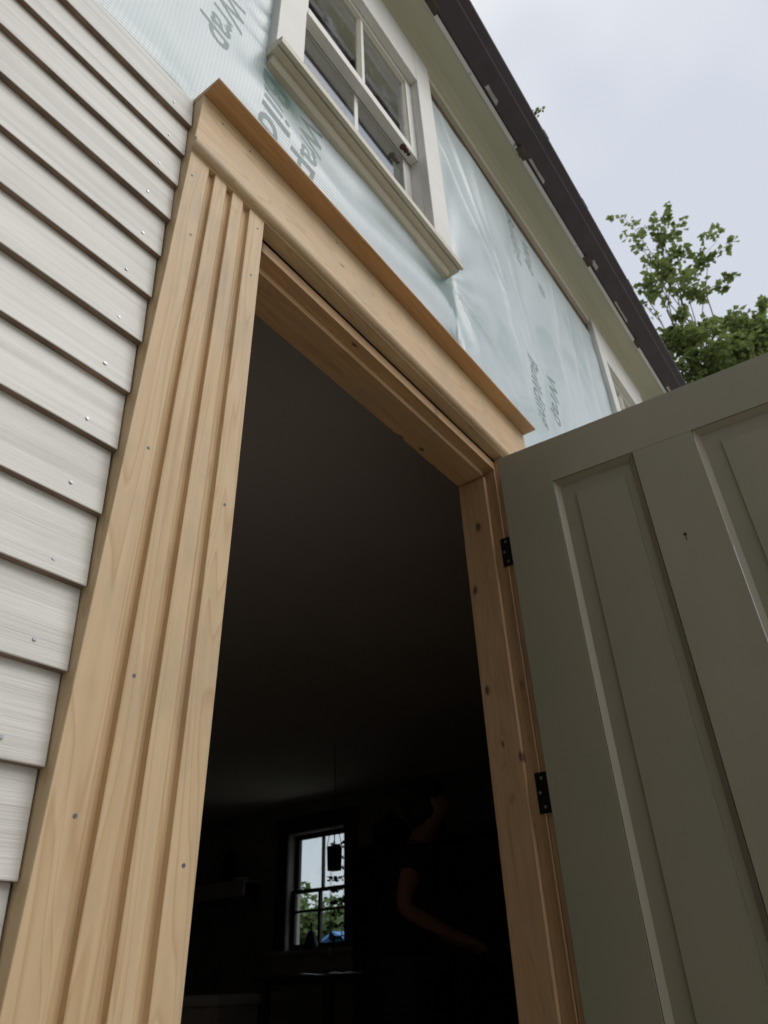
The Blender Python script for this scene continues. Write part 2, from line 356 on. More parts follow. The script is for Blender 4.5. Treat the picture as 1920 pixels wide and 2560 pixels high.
m = MB(); panelled(m, X0, X1, GROUND, ZTOP, 0.036, 0.136, [DOORHOLE] + WHOLE); m.build('front_wall', SHEATH, HOUSE)
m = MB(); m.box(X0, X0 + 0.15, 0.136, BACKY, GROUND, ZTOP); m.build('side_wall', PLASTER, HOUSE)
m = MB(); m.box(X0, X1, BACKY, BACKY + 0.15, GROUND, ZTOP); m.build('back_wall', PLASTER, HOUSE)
EW = (4.36, 5.14, 0.26, 1.33)   # window opening in the end wall (y0,y1,z0,z1)
m = MB()
for (a, b, c, d) in ((0.136, EW[0], GROUND, ZTOP), (EW[1], BACKY, GROUND, ZTOP), (EW[0], EW[1], GROUND, EW[2]), (EW[0], EW[1], EW[3], ZTOP)):
    m.box(ENDX, X1, a, b, c, d)
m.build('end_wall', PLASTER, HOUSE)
m = MB(); m.box(X0 + 0.15, ENDX, 0.136, BACKY, FLOOR - 0.2, FLOOR); m.box(DOORHOLE[0], DOORHOLE[1], 0.0, 0.136, FLOOR - 0.06, FLOOR - 0.004)
fl = m.build('floor', FLOORM); tag(fl, kind='structure')
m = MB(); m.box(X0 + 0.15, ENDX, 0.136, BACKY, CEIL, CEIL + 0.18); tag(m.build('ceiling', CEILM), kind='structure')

# roof, eave
RIDGE = 3.45; RZ = 3.30 + (RIDGE + 0.17) * 0.78
m = MB(); m.prism([(-0.17, 3.285), (-0.17, 3.335), (RIDGE, RZ + 0.05), (2 * RIDGE + 0.17, 3.335), (2 * RIDGE + 0.17, 3.285), (RIDGE, RZ)], X0 - 0.2, X1 + 0.2)
for xa, xb in ((X0, X0 + 0.12), (X1 - 0.12, X1)):
    m.prism([(0.04, ZTOP), (RIDGE, RZ - 0.02), (2 * RIDGE - 0.04, ZTOP)], xa, xb, mi=1)
roof = m.build('roof', [SHINGLE, SHEATH], HOUSE)
rs = random.Random(4)
sx = X0 - 0.2; base = None
while sx < X1 + 0.2:
    w = rs.uniform(0.055, 0.10); d = rs.uniform(-0.012, 0.012)
    q = MB(); q.box(sx, sx + w - 0.006, -0.249 + d, 0.0, 3.306 + (sx % 0.03) * 0.1, 3.313 + (sx % 0.03) * 0.1)
    o = q.build('shingle', SHINGLE, roof); sx += w
# boxed soffit with a cove, narrow bed strip and dark gap above the wrap
m = MB(); m.prism([(0.034, 3.165), (0.006, 3.165), (0.000, 3.182), (-0.012, 3.194), (-0.034, 3.202), (-0.122, 3.204), (-0.122, 3.222), (0.034, 3.222)], X0 - 0.1, X1 + 0.1)
m.build('soffit', CREAM, HOUSE)
for xa, xb in ((X0, 0.488), (1.303, 0.488 + WOFF), (1.303 + WOFF, X1)):
    q = MB(); q.prism([(0.034, 3.128), (0.012, 3.130), (0.007, 3.136), (0.007, 3.1649), (0.034, 3.1649)], xa, xb); q.build('bed_moulding', TRIMOLD, HOUSE)
m = MB(); m.box(X0 - 0.1, X1 + 0.1, -0.138, -0.1221, 3.196, 3.285); m.build('fascia', FASCIA, HOUSE)
prof = [(-0.1385, 3.283), (-0.1385, 3.2045), (-0.146, 3.2000), (-0.2220, 3.2400), (-0.2260, 3.2480), (-0.2560, 3.2660), (-0.2600, 3.2710), (-0.2600, 3.2810), (-0.250, 3.283)]
inn = [(-0.250, 3.281), (-0.2575, 3.2790), (-0.2575, 3.2720), (-0.2545, 3.2680), (-0.2245, 3.2500), (-0.2200, 3.2420), (-0.1455, 3.2030), (-0.1405, 3.206), (-0.1405, 3.283)]
m = MB(); m.prism(prof + inn, X0 - 0.2, X1 + 0.2); gut = m.build('gutter', GUTTER, HOUSE)
for k in range(12):
    x = X0 + 0.3 + k * 0.757
    q = MB(); q.prism([(-0.126, 3.190), (-0.150, 3.194), (-0.160, 3.2005), (-0.160, 3.2035), (-0.126, 3.2035)], x, x + 0.075); q.build('bracket', BRACK, gut, 0.002)
for (x, w, y0, y1) in ((1.52, 0.10, -0.150, -0.166), (1.93, 0.16, -0.150, -0.162), (2.66, 0.07, -0.152, -0.170), (3.0, 0.2, -0.148, -0.158), (3.9, 0.12, -0.15, -0.165), (0.9, 0.13, -0.150, -0.163)):
    q = MB(); gz = lambda y: 3.2000 + (-0.146 - y) * 0.040 / 0.076
    a = [(x, y0), (x + w * 0.3, y0 - 0.001), (x + w, y0), (x + w * 0.93, y1), (x + w * 0.4, y1 + 0.002), (x + w * 0.05, y1)]
    q.add([(p[0], p[1], gz(p[1]) - 0.0012) for p in a] + [(p[0], p[1], gz(p[1]) + 0.0008) for p in a], [tuple(range(6)), tuple(range(6, 12))] + [(i, (i + 1) % 6, 6 + (i + 1) % 6, 6 + i) for i in range(6)])
    q.build('paint_scuff', SCUFF, gut)

# ---------------------------------------------------------------- house wrap
SILLC = (1.295, 1.845)
def sst(a, b, x):
    t = max(0.0, min(1.0, (x - a) / (b - a))); return t * t * (3 - 2 * t)
def wrap_y(x, z, full=False):
    n1 = noise.noise(Vector((x * 2.1, z * 2.7, 3.1))); n2 = noise.noise(Vector((x * 6.3, z * 5.2, 7.7)))
    f = 0.0060 + 0.0060 * n1 + 0.0026 * n2
    # pulls that fan out from the corner of the window sill
    dx, dz = x - SILLC[0], z - SILLC[1]; r = math.hypot(dx, dz) + 1e-4; th = math.atan2(dz, dx)
    if dx > -0.05:
        f += 0.0065 * math.exp(-r / 0.7) * (1 - math.exp(-r / 0.05)) * math.sin(th * 13 + 3 * noise.noise(Vector((th * 2, r * 2, 1)))) * sst(-0.05, 0.03, dx)
    # long slanting creases from the eave down to the right
    for (cx, cz, ang, amp, wd) in ((1.40, 3.05, -62, 0.0055, 0.016), (1.46, 3.05, -70, 0.005, 0.02), (1.36, 2.75, -52, 0.005, 0.014), (1.62, 3.05, -78, 0.004, 0.03), (1.9, 2.6, -84, 0.003, 0.02), (2.45, 3.0, -100, 0.005, 0.02), (2.62, 3.0, -97, 0.005, 0.018), (2.8, 3.0, -94, 0.006, 0.02), (2.3, 2.4, -88, 0.004, 0.016), (1.75, 2.2, -80, 0.005, 0.02)):
        a = math.radians(ang); ca, sa = math.cos(a), math.sin(a)
        t = (x - cx) * ca + (z - cz) * sa; s = -(x - cx) * sa + (z - cz) * ca
        s += 0.012 * noise.noise(Vector((t * 3, ang, 0)))
        if t > -0.02: f += amp * math.exp(-(s / wd) ** 2) * math.exp(-t / 0.9) * sst(-0.02, 0.06, t)
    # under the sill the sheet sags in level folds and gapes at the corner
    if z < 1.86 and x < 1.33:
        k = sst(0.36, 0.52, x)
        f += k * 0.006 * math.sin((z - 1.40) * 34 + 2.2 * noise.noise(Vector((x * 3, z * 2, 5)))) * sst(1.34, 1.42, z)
        f -= 0.013 * sst(1.68, 1.80, z) * sst(0.45, 0.55, x) * (0.75 + 0.5 * noise.noise(Vector((x * 4.1, 9.3, 0))))  # value dropped to paint the shade under the sill dark green
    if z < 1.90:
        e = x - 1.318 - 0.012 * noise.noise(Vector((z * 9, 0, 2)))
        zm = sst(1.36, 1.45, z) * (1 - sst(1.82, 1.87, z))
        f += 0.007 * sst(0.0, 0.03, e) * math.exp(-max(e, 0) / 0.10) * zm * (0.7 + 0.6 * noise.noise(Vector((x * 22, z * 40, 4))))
        f -= (0.013 * math.exp(-(e / 0.011) ** 2) + 0.004 * math.exp(-(e / 0.05) ** 2)) * zm  # dip also paints the slit dark, on top of its own shade
    # ripples along the top edge of the siding and beside the window
    f += 0.006 * math.exp(-abs(z - 1.41) / 0.06) * (0.5 + 0.5 * math.sin(x * 31 + 4 * noise.noise(Vector((x * 4, 0, 0))))) * (1 - sst(0.30, 0.36, x))
    f += 0.005 * math.exp(-abs(x - 0.475) / 0.02) * math.sin(z * 60 + 3 * noise.noise(Vector((z * 8, 1, 0)))) * sst(1.86, 1.95, z)
    f += 0.004 * math.exp(-abs(x - 2.95) / 0.05) * math.sin(z * 25)
    # flat behind siding, trim and frames
    fl_ = 1.0
    if z < 1.375 and x < 0.36: fl_ = 0.0
    if 0.33 < x < 1.62 and z < 1.365: fl_ = 0.0
    if z > 3.03: fl_ *= 1 - sst(3.03, 3.06, z) * 0.8
    if full: return f
    return 0.0335 - max(0.0, f) * fl_
def lin(a, b, st):
    n = max(1, round((b - a) / st)); return [a + (b - a) * i / n for i in range(n)]
xs = lin(X0, 0.0, 0.12) + lin(0.0, 0.49, 0.0123) + lin(0.49, 1.30, 0.0123) + lin(1.30, 0.49 + WOFF, 0.0123) + lin(0.49 + WOFF, 1.30 + WOFF, 0.08) + lin(1.30 + WOFF, X1, 0.12) + [X1]
zs = lin(GROUND, 1.34, 0.1) + lin(1.34, 3.062, 0.0123) + [3.062]
m = MB(); nx, nz_ = len(xs), len(zs)
for x in xs:
    for z in zs: m.v.append((x, wrap_y(x, z), z))
used = set()
def in_hole(x, z):
    if 0.40 < x < 1.55 and z < 1.30: return True
    for k in (0, 1):
        if 0.53 + k * WOFF < x < 1.26 + k * WOFF and 1.88 < z < 3.1: return True
    return False
for i in range(nx - 1):
    for j in range(nz_ - 1):
        if in_hole((xs[i] + xs[i + 1]) / 2, (zs[j] + zs[j + 1]) / 2): continue
        m.f.append((i * nz_ + j, (i + 1) * nz_ + j, (i + 1) * nz_ + j + 1, i * nz_ + j + 1)); m.mi.append(0)
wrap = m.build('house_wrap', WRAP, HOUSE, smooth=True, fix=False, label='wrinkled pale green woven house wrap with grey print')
at = wrap.data.attributes.new('loose_unshaded', 'FLOAT', 'POINT')
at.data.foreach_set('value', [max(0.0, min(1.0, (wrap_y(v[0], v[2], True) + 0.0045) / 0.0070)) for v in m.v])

import bisect
def wrap_surf(x, z):
    i = max(0, min(nx - 2, bisect.bisect_right(xs, x) - 1)); j = max(0, min(nz_ - 2, bisect.bisect_right(zs, z) - 1))
    a = (x - xs[i]) / (xs[i + 1] - xs[i]); b = (z - zs[j]) / (zs[j + 1] - zs[j])
    g = lambda p, q_: WV[p * nz_ + q_][1]
    return (1 - a) * ((1 - b) * g(i, j) + b * g(i, j + 1)) + a * ((1 - b) * g(i + 1, j) + b * g(i + 1, j + 1))
WV = m.v
def lettering(text, x0, z0, size, up_right=True, slant=0.15):
    cu = bpy.data.curves.new('t', 'FONT'); cu.body = text; cu.size = size; cu.shear = slant; cu.resolution_u = 3; cu.offset = size * 0.018
    ob = bpy.data.objects.new('t', cu); COL.objects.link(ob)
    dg = bpy.context.evaluated_depsgraph_get(); me = bpy.data.meshes.new_from_object(ob.evaluated_get(dg))
    bpy.data.objects.remove(ob)
    bm = bmesh.new(); bm.from_mesh(me)
    bmesh.ops.triangulate(bm, faces=bm.faces)
    for _ in range(3):
        e = [x for x in bm.edges if x.calc_length() > 0.009]
        if e: bmesh.ops.subdivide_edges(bm, edges=e, cuts=1)
    bmesh.ops.triangulate(bm, faces=bm.faces)
    for v in bm.verts:
        tx, ty = v.co.x, v.co.y
        x, z = (x0 + ty, z0 - tx) if up_right else (x0 - ty, z0 + tx)
        v.co = (x, wrap_surf(x, z) - 0.0005, z)
    bm.to_mesh(me); bm.free(); me.materials.clear(); me.materials.append(INK); me.name = 'lettering'
    return link(bpy.data.objects.new('lettering', me), wrap)
lettering('Building', 1.87, 1.985, 0.115); lettering('Wrap', 2.035, 2.01, 0.115)
lettering('Building', 1.98, 3.03, 0.115); lettering('Wrap', 2.12, 2.99, 0.115)
lettering('Wrap', 0.335, 1.93, 0.115); lettering('Building', 0.495, 1.80, 0.125); lettering('Wrap', 0.62, 1.80, 0.11)
q = MB()
for k in range(5):
    x = 2.215 + k * 0.014; h = 0.045 * math.sqrt(1 - ((k - 2) / 2.6) ** 2)
    z0_, z1_ = 2.70 - h, 2.70 + h; b = len(q.v)
    for i in range(7):
        z = z0_ + (z1_ - z0_) * i / 6
        for xx in (x, x + 0.008): q.v.append((xx, wrap_surf(xx, z) - 0.0005, z))
    for i in range(6): q.f.append((b + 2 * i, b + 2 * i + 1, b + 2 * i + 3, b + 2 * i + 2)); q.mi.append(0)
q.build('printed_emblem', INK, wrap, fix=False)

# ---------------------------------------------------------------- clapboards
EXPO = 0.0920; CB0 = 0.0765
rc = random.Random(9)
k = -13
nail_me = None
while True:
    zb = CB0 + k * EXPO + rc.uniform(-0.0008, 0.0008)
    if zb > 1.30: break
    if zb > GROUND + 0.2:
        ht = EXPO + 0.022 if zb + EXPO < 1.30 else EXPO + 0.012
        by = 0.0150 + rc.uniform(-0.0008, 0.0008); xr = 0.3405 - rc.uniform(0.0002, 0.0018)
        q = MB(); n = 34; xl = X0 if zb < 1.4 else X0
        segs = [X0 + (xr - X0) * (1 - (1 - i / n) ** 2.2) for i in range(n + 1)]
        vs = []; fs = []; mi = []
        for x in segs:
            wv = 0.0012 * noise.noise(Vector((x * 2.3, k * 3.1, 0)))
            yb = by + 0.7 * wv
            vs += [(x, yb + 0.0008, zb + wv), (x, yb, zb + wv + 0.001), (x, 0.0275, zb + ht), (x, 0.0315, zb + ht), (x, 0.0305, zb + wv)]
        for i in range(n):
            a, b = i * 5, (i + 1) * 5
            for j in range(5):
                fs.append((a + j, a + (j + 1) % 5, b + (j + 1) % 5, b + j)); mi.append(1 if j == 4 else 0)
        fs += [(0, 4, 3, 2, 1), tuple(n * 5 + j for j in range(5))]; mi += [0, 0]
        q.v = vs; q.f = fs; q.mi = mi
        cb = q.build('clapboard', [CLAP, RAW], HOUSE)
        for nxp in (xr - 0.040 + rc.uniform(-0.006, 0.006), xr - 0.45 + rc.uniform(-0.03, 0.03), xr - 0.86):
            zz = zb + 0.019 + rc.uniform(-0.003, 0.003); yy = by + (0.0275 - by) * (0.019 / ht)
            r = 0.0021; w = MB()
            w.prism([(nxp + r * math.cos(a * math.pi / 4) * rc.uniform(0.85, 1.15), zz + r * math.sin(a * math.pi / 4) * rc.uniform(0.85, 1.15)) for a in range(8)], yy - 0.0016, yy + 0.004, 'Y')
            w.build('nail', STEEL, cb)
    k += 1

# ---------------------------------------------------------------- door frame
FR = empty('door_frame', HOUSE); FR['label'] = 'new unpainted pine door frame with fluted side casings and capped head board'
def fluted(x0, x1, flip):
    # plan section (x,y): three flutes, rounded on the side away from the opening
    w = x1 - x0; g = [(0.2285, 0.317), (0.462, 0.552), (0.690, 0.795)]
    p = [(0.0, 0.0255), (0.0, 0.0012), (0.004, 0.0)]
    for a, b in g:
        d = b - a
        p += [(a - 0.004, 0.0), (a + 0.12 * d, 0.0018), (a + 0.34 * d, 0.0072), (a + 0.52 * d, 0.0098), (a + 0.80 * d, 0.0102), (a + 0.93 * d, 0.0088), (b - 0.004, 0.0006), (b + 0.003, 0.0)]
    p += [(0.994, 0.0), (1.0, 0.0012), (1.0, 0.0255)]
    pts = [((x1 - t * w) if flip else (x0 + t * w), y) for t, y in p]
    return pts[::-1] if flip else pts
for xa, xb, flip in ((0.3412, 0.5142, False), (1.4215, 1.5945, True)):
    m = MB(); m.prism(fluted(xa, xb, flip), FLOOR - 0.02, 1.1805, 'Z')
    m.build('casing', PINE_Z, FR)
# head board, bead and cap
m = MB(); m.box(0.3412, 1.602, -0.0015, 0.029, 1.1815, 1.3705); m.build('head_board', PINE_X, FR, 0.0012)
bp = [(-0.0016, 1.184)] + [(-0.0016 - 0.0135 * math.sin(a), 1.1985 - 0.0145 * math.cos(a)) for a in [math.pi * i / 10 for i in range(11)]]
m = MB(); m.prism(bp, 0.338, 1.604); m.build('bead_moulding', PINE_X, FR)
m = MB(); m.prism([(0.0325, 1.3715), (-0.040, 1.3715), (-0.0425, 1.3735), (-0.0425, 1.3775), (0.0325, 1.3905)], 0.3405, 1.6025); m.build('drip_cap', PINE_CAP, FR)
# jambs: rabbet for the leaf, then the stop
m = MB(); m.box(0.497, 1.433, 0.0262, 0.134, 1.1430, 1.1700); m.build('head_jamb', PINE_HEAD, FR, 0.0008)
m = MB(); m.box(0.531, 1.3985, 0.0535, 0.1338, 1.1255, 1.1425); m.build('stop', PINE_HEAD, FR, 0.0012)
m = MB(); m.box(1.4135, 1.433, 0.0265, 0.1342, FLOOR, 1.1425); m.build('side_jamb', PINE_JAMB, FR, 0.0008)
m = MB(); m.box(1.3990, 1.4130, 0.0537, 0.1340, FLOOR, 1.1250); m.build('stop', PINE_JAMB, FR, 0.0016)
m = MB(); m.box(0.497, 0.5165, 0.0265, 0.1342, FLOOR, 1.1425); m.build('side_jamb', PINE_JAMB, FR, 0.0008)
m = MB(); m.box(0.5170, 0.5310, 0.0537, 0.1340, FLOOR, 1.1250); m.build('stop', PINE_JAMB, FR, 0.0016)
m = MB(); m.box(0.48, 1.45, -0.04, 0.134, FLOOR - 0.045, FLOOR); m.build('threshold', PINE_X, FR, 0.002)
for (x, z) in ((0.3705, 0.551), (0.4965, 0.533), (0.3705, 0.98), (0.4965, 1.01), (0.3700, 0.13), (0.4965, 0.10), (0.50, 1.145), (0.405, 0.27), (0.352, 1.12), (0.46, 1.345), (0.39, 1.34), (0.72, 1.345)):
    w = MB(); w.prism([(x + 0.0021 * math.cos(a), z + 0.0021 * math.sin(a)) for a in [i * math.pi / 5 for i in range(10)]], -0.0021 if z > 1.19 else -0.0006, 0.004, 'Y')
    w.build('nail_head', LEAD, FR)

# ---------------------------------------------------------------- the open door leaf
DOOR = empty('door', HOUSE, (1.4110, -0.0052, 0)); DOOR['label'] = 'olive painted panelled door swung wide open'
LEAFW, LTH, DTOP, DBOT = 0.86, 0.0352, 1.1400, FLOOR + 0.012
DA = math.radians(-86.05)
DU = Vector((math.cos(DA), math.sin(DA), 0)); DN = Vector((DU.y, -DU.x, 0))   # DN points at the camera side (-x)
DOOR.location = (1.3757, -0.0049, 0)
# local: x along the leaf, y = depth away from the seen face, z up
DOOR.matrix_local = Matrix(((DU.x, -DN.x, 0, 1.3757), (DU.y, -DN.y, 0, -0.0049), (0, 0, 1, 0), (0, 0, 0, 1)))
def dbox(name, x0, x1, z0, z1, y0=0.0, y1=LTH, bev=0.0005):
    q = MB(); q.box(x0, x1, y0, y1, z0, z1); return q.build(name, OLIVE, DOOR, bev)
P1, P2 = (0.132, 0.331), (0.466, 0.722)
ROWS = ((-0.13, 1.0110), (-0.66, -0.36))
dbox('stile', 0.0, P1[0], DBOT, DTOP); dbox('stile', P2[1], LEAFW, DBOT, DTOP)
dbox('rail', P1[0] + 0.0003, P2[1] - 0.0003, ROWS[0][1], DTOP - 0.0002, 0.0003)
dbox('rail', P1[0] + 0.0003, P2[1] - 0.0003, ROWS[1][1], ROWS[0][0], 0.0003)
dbox('rail', P1[0] + 0.0003, P2[1] - 0.0003, DBOT, ROWS[1][0], 0.0003)
for r0, r1 in ROWS:
    dbox('mullion', P1[1], P2[0], r0 + 0.0003, r1 - 0.0003, 0.0002)
    for a, b in (P1, P2):
        # sticking: sloped moulding all round the opening
        q = MB(); s = 0.0135; d = 0.0135; e = 0.0017
        o_ = [(a + e, r0 + e), (b - e, r0 + e), (b - e, r1 - e), (a + e, r1 - e)]; i_ = [(a + s, r0 + s), (b - s, r0 + s), (b - s, r1 - s), (a + s, r1 - s)]
        vs = [(x, 0.0010, z) for x, z in o_] + [(x, d, z) for x, z in i_] + [(x, d + 0.006, z) for x, z in i_] + [(x, d + 0.006, z) for x, z in o_]
        fs = []
        for i in range(4):
            j = (i + 1) % 4; fs += [(i, j, 4 + j, 4 + i), (4 + i, 4 + j, 8 + j, 8 + i), (8 + i, 8 + j, 12 + j, 12 + i), (12 + i, 12 + j, j, i)]
        q.add(vs, fs); q.build('moulding', OLIVE, DOOR)
        # panel with a shallow raised field
        t = 0.048; q = MB(); y_ = 0.0137
        q.box(a + 0.004, b - 0.004, y_ + 0.0004, 0.024, r0 + 0.004, r1 - 0.004)
        f0 = [(a + t, r0 + t), (b - t * 0.62, r0 + t), (b - t * 0.62, r1 - t), (a + t, r1 - t)]; c = 0.0015
        vs = [(x, y_ + 0.0003, z) for x, z in f0] + [(x + (c if i in (0, 3) else -c), y_ - 0.0042, z + (c if i < 2 else -c)) for i, (x, z) in enumerate(f0)]
        q.add(vs, [(0, 1, 5, 4), (1, 2, 6, 5), (2, 3, 7, 6), (3, 0, 4, 7), (4, 5, 6, 7)])
        q.build('panel', OLIVE, DOOR)
q = MB(); q.ball((0.3875, 0.0004, 0.7626), (0.004, 0.0015, 0.004), 8); q.box(0.3868, 0.3882, -0.0004, 0.001, 0.748, 0.762); q.build('nail_hole', IRON, DOOR)
q = MB(); q.lathe([(0.0, 0), (0.026, 0.0), (0.026, 0.004), (0.010, 0.007), (0.009, 0.03), (0.022, 0.04), (0.027, 0.052), (0.020, 0.064), (0.0, 0.067)], (0, 0, 0), 14)
q.v = [(0.80 + v[0], -v[2], 0.02 + v[1]) for v in q.v]; q.build('door_knob', IRON, DOOR, smooth=True)
for zc in (0.882, 0.308, -0.55):
    q = MB(); q.box(1.4108, 1.4142, 0.0075, 0.0375, zc - 0.040, zc + 0.040)
    for i in range(5): q.lathe([(0.0048, zc - 0.040 + i * 0.016), (0.0048, zc - 0.040 + i * 0.016 + 0.0152)], (1.4105, 0.0045, 0), 8)
    h = q.build('hinge', IRON, FR)
    for dz in (-0.028, 0.0, 0.028):
        w = MB(); w.lathe([(0.0034, 0), (0.0034, 0.0006)], (0, 0, 0), 8)
        w.v = [(1.4106 - v[2], (0.023 if dz else 0.030) + v[0], zc + dz + v[1]) for v in w.v]; w.build('screw_head', STEEL, FR)

# ---------------------------------------------------------------- upper windows
def window(dx):
    WN = empty('window', HOUSE, (dx, 0, 0)); WN['label'] = 'small old white sash window tight under the eave'
    def bx(name, x0, x1, y0, y1, z0, z1, mat=TRIM, bev=0.0015):
        q = MB(); q.box(x0, x1, y0, y1, z0, z1); return q.build(name, mat, WN, bev)
    bx('casing', 0.493, 0.5875, 0.0, 0.032, 1.882, 3.164)
    bx('casing', 1.1905, 1.2945, 0.0, 0.032, 1.882, 3.164)
    bx('head_casing', 0.5878, 1.1902, 0.0008, 0.032, 2.892, 3.163)
    bx('jamb', 0.5725, 0.5880, 0.0325, 0.136, 1.93, 2.903); bx('jamb', 1.1900, 1.2045, 0.0325, 0.136, 1.93, 2.903)
    bx('head_jamb', 0.5882, 1.1898, 0.0325, 0.136, 2.889, 2.903)
    q = MB(); q.prism([(-0.026, 1.8355), (-0.026, 1.8610), (-0.022, 1.8640), (0.136, 1.9280), (0.136, 1.890), (0.0335, 1.850), (0.0335, 1.8365), (-0.010, 1.8358), (-0.0110, 1.8420), (-0.0150, 1.8420), (-0.016, 1.8355)], 0.489, 1.2985); q.build('sill', TRIMOLD, WN)
    q = MB(); q.prism([(0.0180, 1.8080), (0.0100, 1.8150), (0.0100, 1.8352), (0.0335, 1.8352), (0.0335, 1.8080)], 0.495, 1.2700); q.build('sub_sill', TRIMOLD, WN)
    # upper sash (outer)
    y0, y1 = 0.0335, 0.0655
    up_ = ('upper_sash', [(0.5885, 0.624, 2.362, 2.888), (1.154, 1.1895, 2.362, 2.888), (0.6242, 1.1538, 2.362, 2.404), (0.6242, 1.1538, 2.868, 2.888), (0.8815, 0.9005, 2.4042, 2.8678)])
    q = MB()
    for (a, b, c, d) in up_[1]: q.box(a, b, y0 if b - a > 0.03 or d - c < 0.1 else y0 + 0.004, y1, c, d)
    q.build('upper_sash', TRIM, WN, 0.0015)
    for a, b in ((0.622, 0.883), (0.899, 1.156)):
        q = MB(); q.box(a, b, 0.0475, 0.0500, 2.400, 2.872); q.build('pane', GLASSDIRTY, WN)
        # putty bead round the pane
        q = MB(); e = 0.010
        for s_ in range(4):
            pts = [(a, 2.402), (b, 2.402), (b, 2.870), (a, 2.870)]; ins = [(a + e, 2.402 + e), (b - e, 2.402 + e), (b - e, 2.870 - e), (a + e, 2.870 - e)]
            j = (s_ + 1) % 4
            q.add([(pts[s_][0], 0.0362, pts[s_][1]), (pts[j][0], 0.0362, pts[j][1]), (ins[j][0], 0.0472, ins[j][1]), (ins[s_][0], 0.0472, ins[s_][1])], [(0, 1, 2, 3)])
        q.build('putty', TRIMOLD, WN, fix=False)
    # lower sash (inner)
    q = MB()
    for (a, b, c, d) in ((0.5885, 0.632, 1.9285, 2.395), (1.146, 1.1895, 1.9285, 2.395), (0.6322, 1.1458, 1.9285, 1.985), (0.6322, 1.1458, 2.360, 2.395), (0.8800, 0.8990, 1.9852, 2.3598)):
        q.box(a, b, 0.0685, 0.1005, c, d)
    q.build('lower_sash', TRIM, WN, 0.0015)
    for a, b in ((0.630, 0.882), (0.897, 1.148)):
        q = MB(); q.box(a, b, 0.0695, 0.0720, 1.982, 2.363); q.build('pane', GLASSCLEAR, WN)
    q = MB()
    for (a, z, r) in ((1.118, 2.3612, 0.012), (1.135, 2.3614, 0.009), (1.150, 2.3612, 0.007)): q.ball((a, 0.046, z), (r, r, 0.0025), 8, wob=0.3)
    q.build('rust_spot', plain('rust', (0.10, 0.04, 0.025), 0.8, 0.4, 40), WN)
for k in (0, 1): window(k * WOFF)
m = MB(); m.box(X0 + 0.15, ENDX, 0.16, BACKY, CEIL + 0.20, CEIL + 0.22); m.build('upper_floor', FLOORM, HOUSE)
m = MB(); m.box(X0 + 0.15, ENDX, 0.75, 0.80, CEIL + 0.23, ZTOP - 0.01); m.build('knee_wall', PLASTER, HOUSE)

# ---------------------------------------------------------------- end-wall window seen through the doorway
WE = empty('window', HOUSE); WE['label'] = 'sash window in the far wall of the dark room'
def eb(name, y0, y1, z0, z1, x0, x1, mat=DARKWOOD, bev=0.002):
    q = MB(); q.box(x0, x1, y0, y1, z0, z1); return q.build(name, mat, WE, bev)
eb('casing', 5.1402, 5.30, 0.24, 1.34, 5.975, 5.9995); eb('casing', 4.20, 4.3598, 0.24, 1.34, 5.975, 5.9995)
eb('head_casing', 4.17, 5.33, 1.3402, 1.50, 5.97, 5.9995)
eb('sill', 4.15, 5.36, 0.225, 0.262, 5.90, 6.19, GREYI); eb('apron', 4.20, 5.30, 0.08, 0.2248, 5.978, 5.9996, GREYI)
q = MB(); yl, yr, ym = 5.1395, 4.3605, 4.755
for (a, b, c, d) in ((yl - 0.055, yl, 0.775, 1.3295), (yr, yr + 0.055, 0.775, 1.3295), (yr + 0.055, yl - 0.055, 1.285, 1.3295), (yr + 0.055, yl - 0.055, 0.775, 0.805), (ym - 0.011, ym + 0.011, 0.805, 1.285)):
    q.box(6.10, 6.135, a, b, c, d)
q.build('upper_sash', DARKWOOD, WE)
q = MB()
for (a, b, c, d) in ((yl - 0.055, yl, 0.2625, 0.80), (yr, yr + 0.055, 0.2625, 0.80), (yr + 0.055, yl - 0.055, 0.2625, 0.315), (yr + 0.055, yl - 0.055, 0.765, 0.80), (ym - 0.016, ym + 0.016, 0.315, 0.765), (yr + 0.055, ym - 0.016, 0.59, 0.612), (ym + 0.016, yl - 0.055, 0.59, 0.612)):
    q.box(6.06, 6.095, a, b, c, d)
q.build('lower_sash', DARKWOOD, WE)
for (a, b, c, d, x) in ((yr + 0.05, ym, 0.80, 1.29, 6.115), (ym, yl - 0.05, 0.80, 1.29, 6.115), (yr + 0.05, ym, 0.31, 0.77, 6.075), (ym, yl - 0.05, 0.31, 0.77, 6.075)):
    q = MB(); q.box(x, x + 0.003, a + 0.001, b - 0.001, c, d); q.build('pane', GLASSCLEAR, WE)

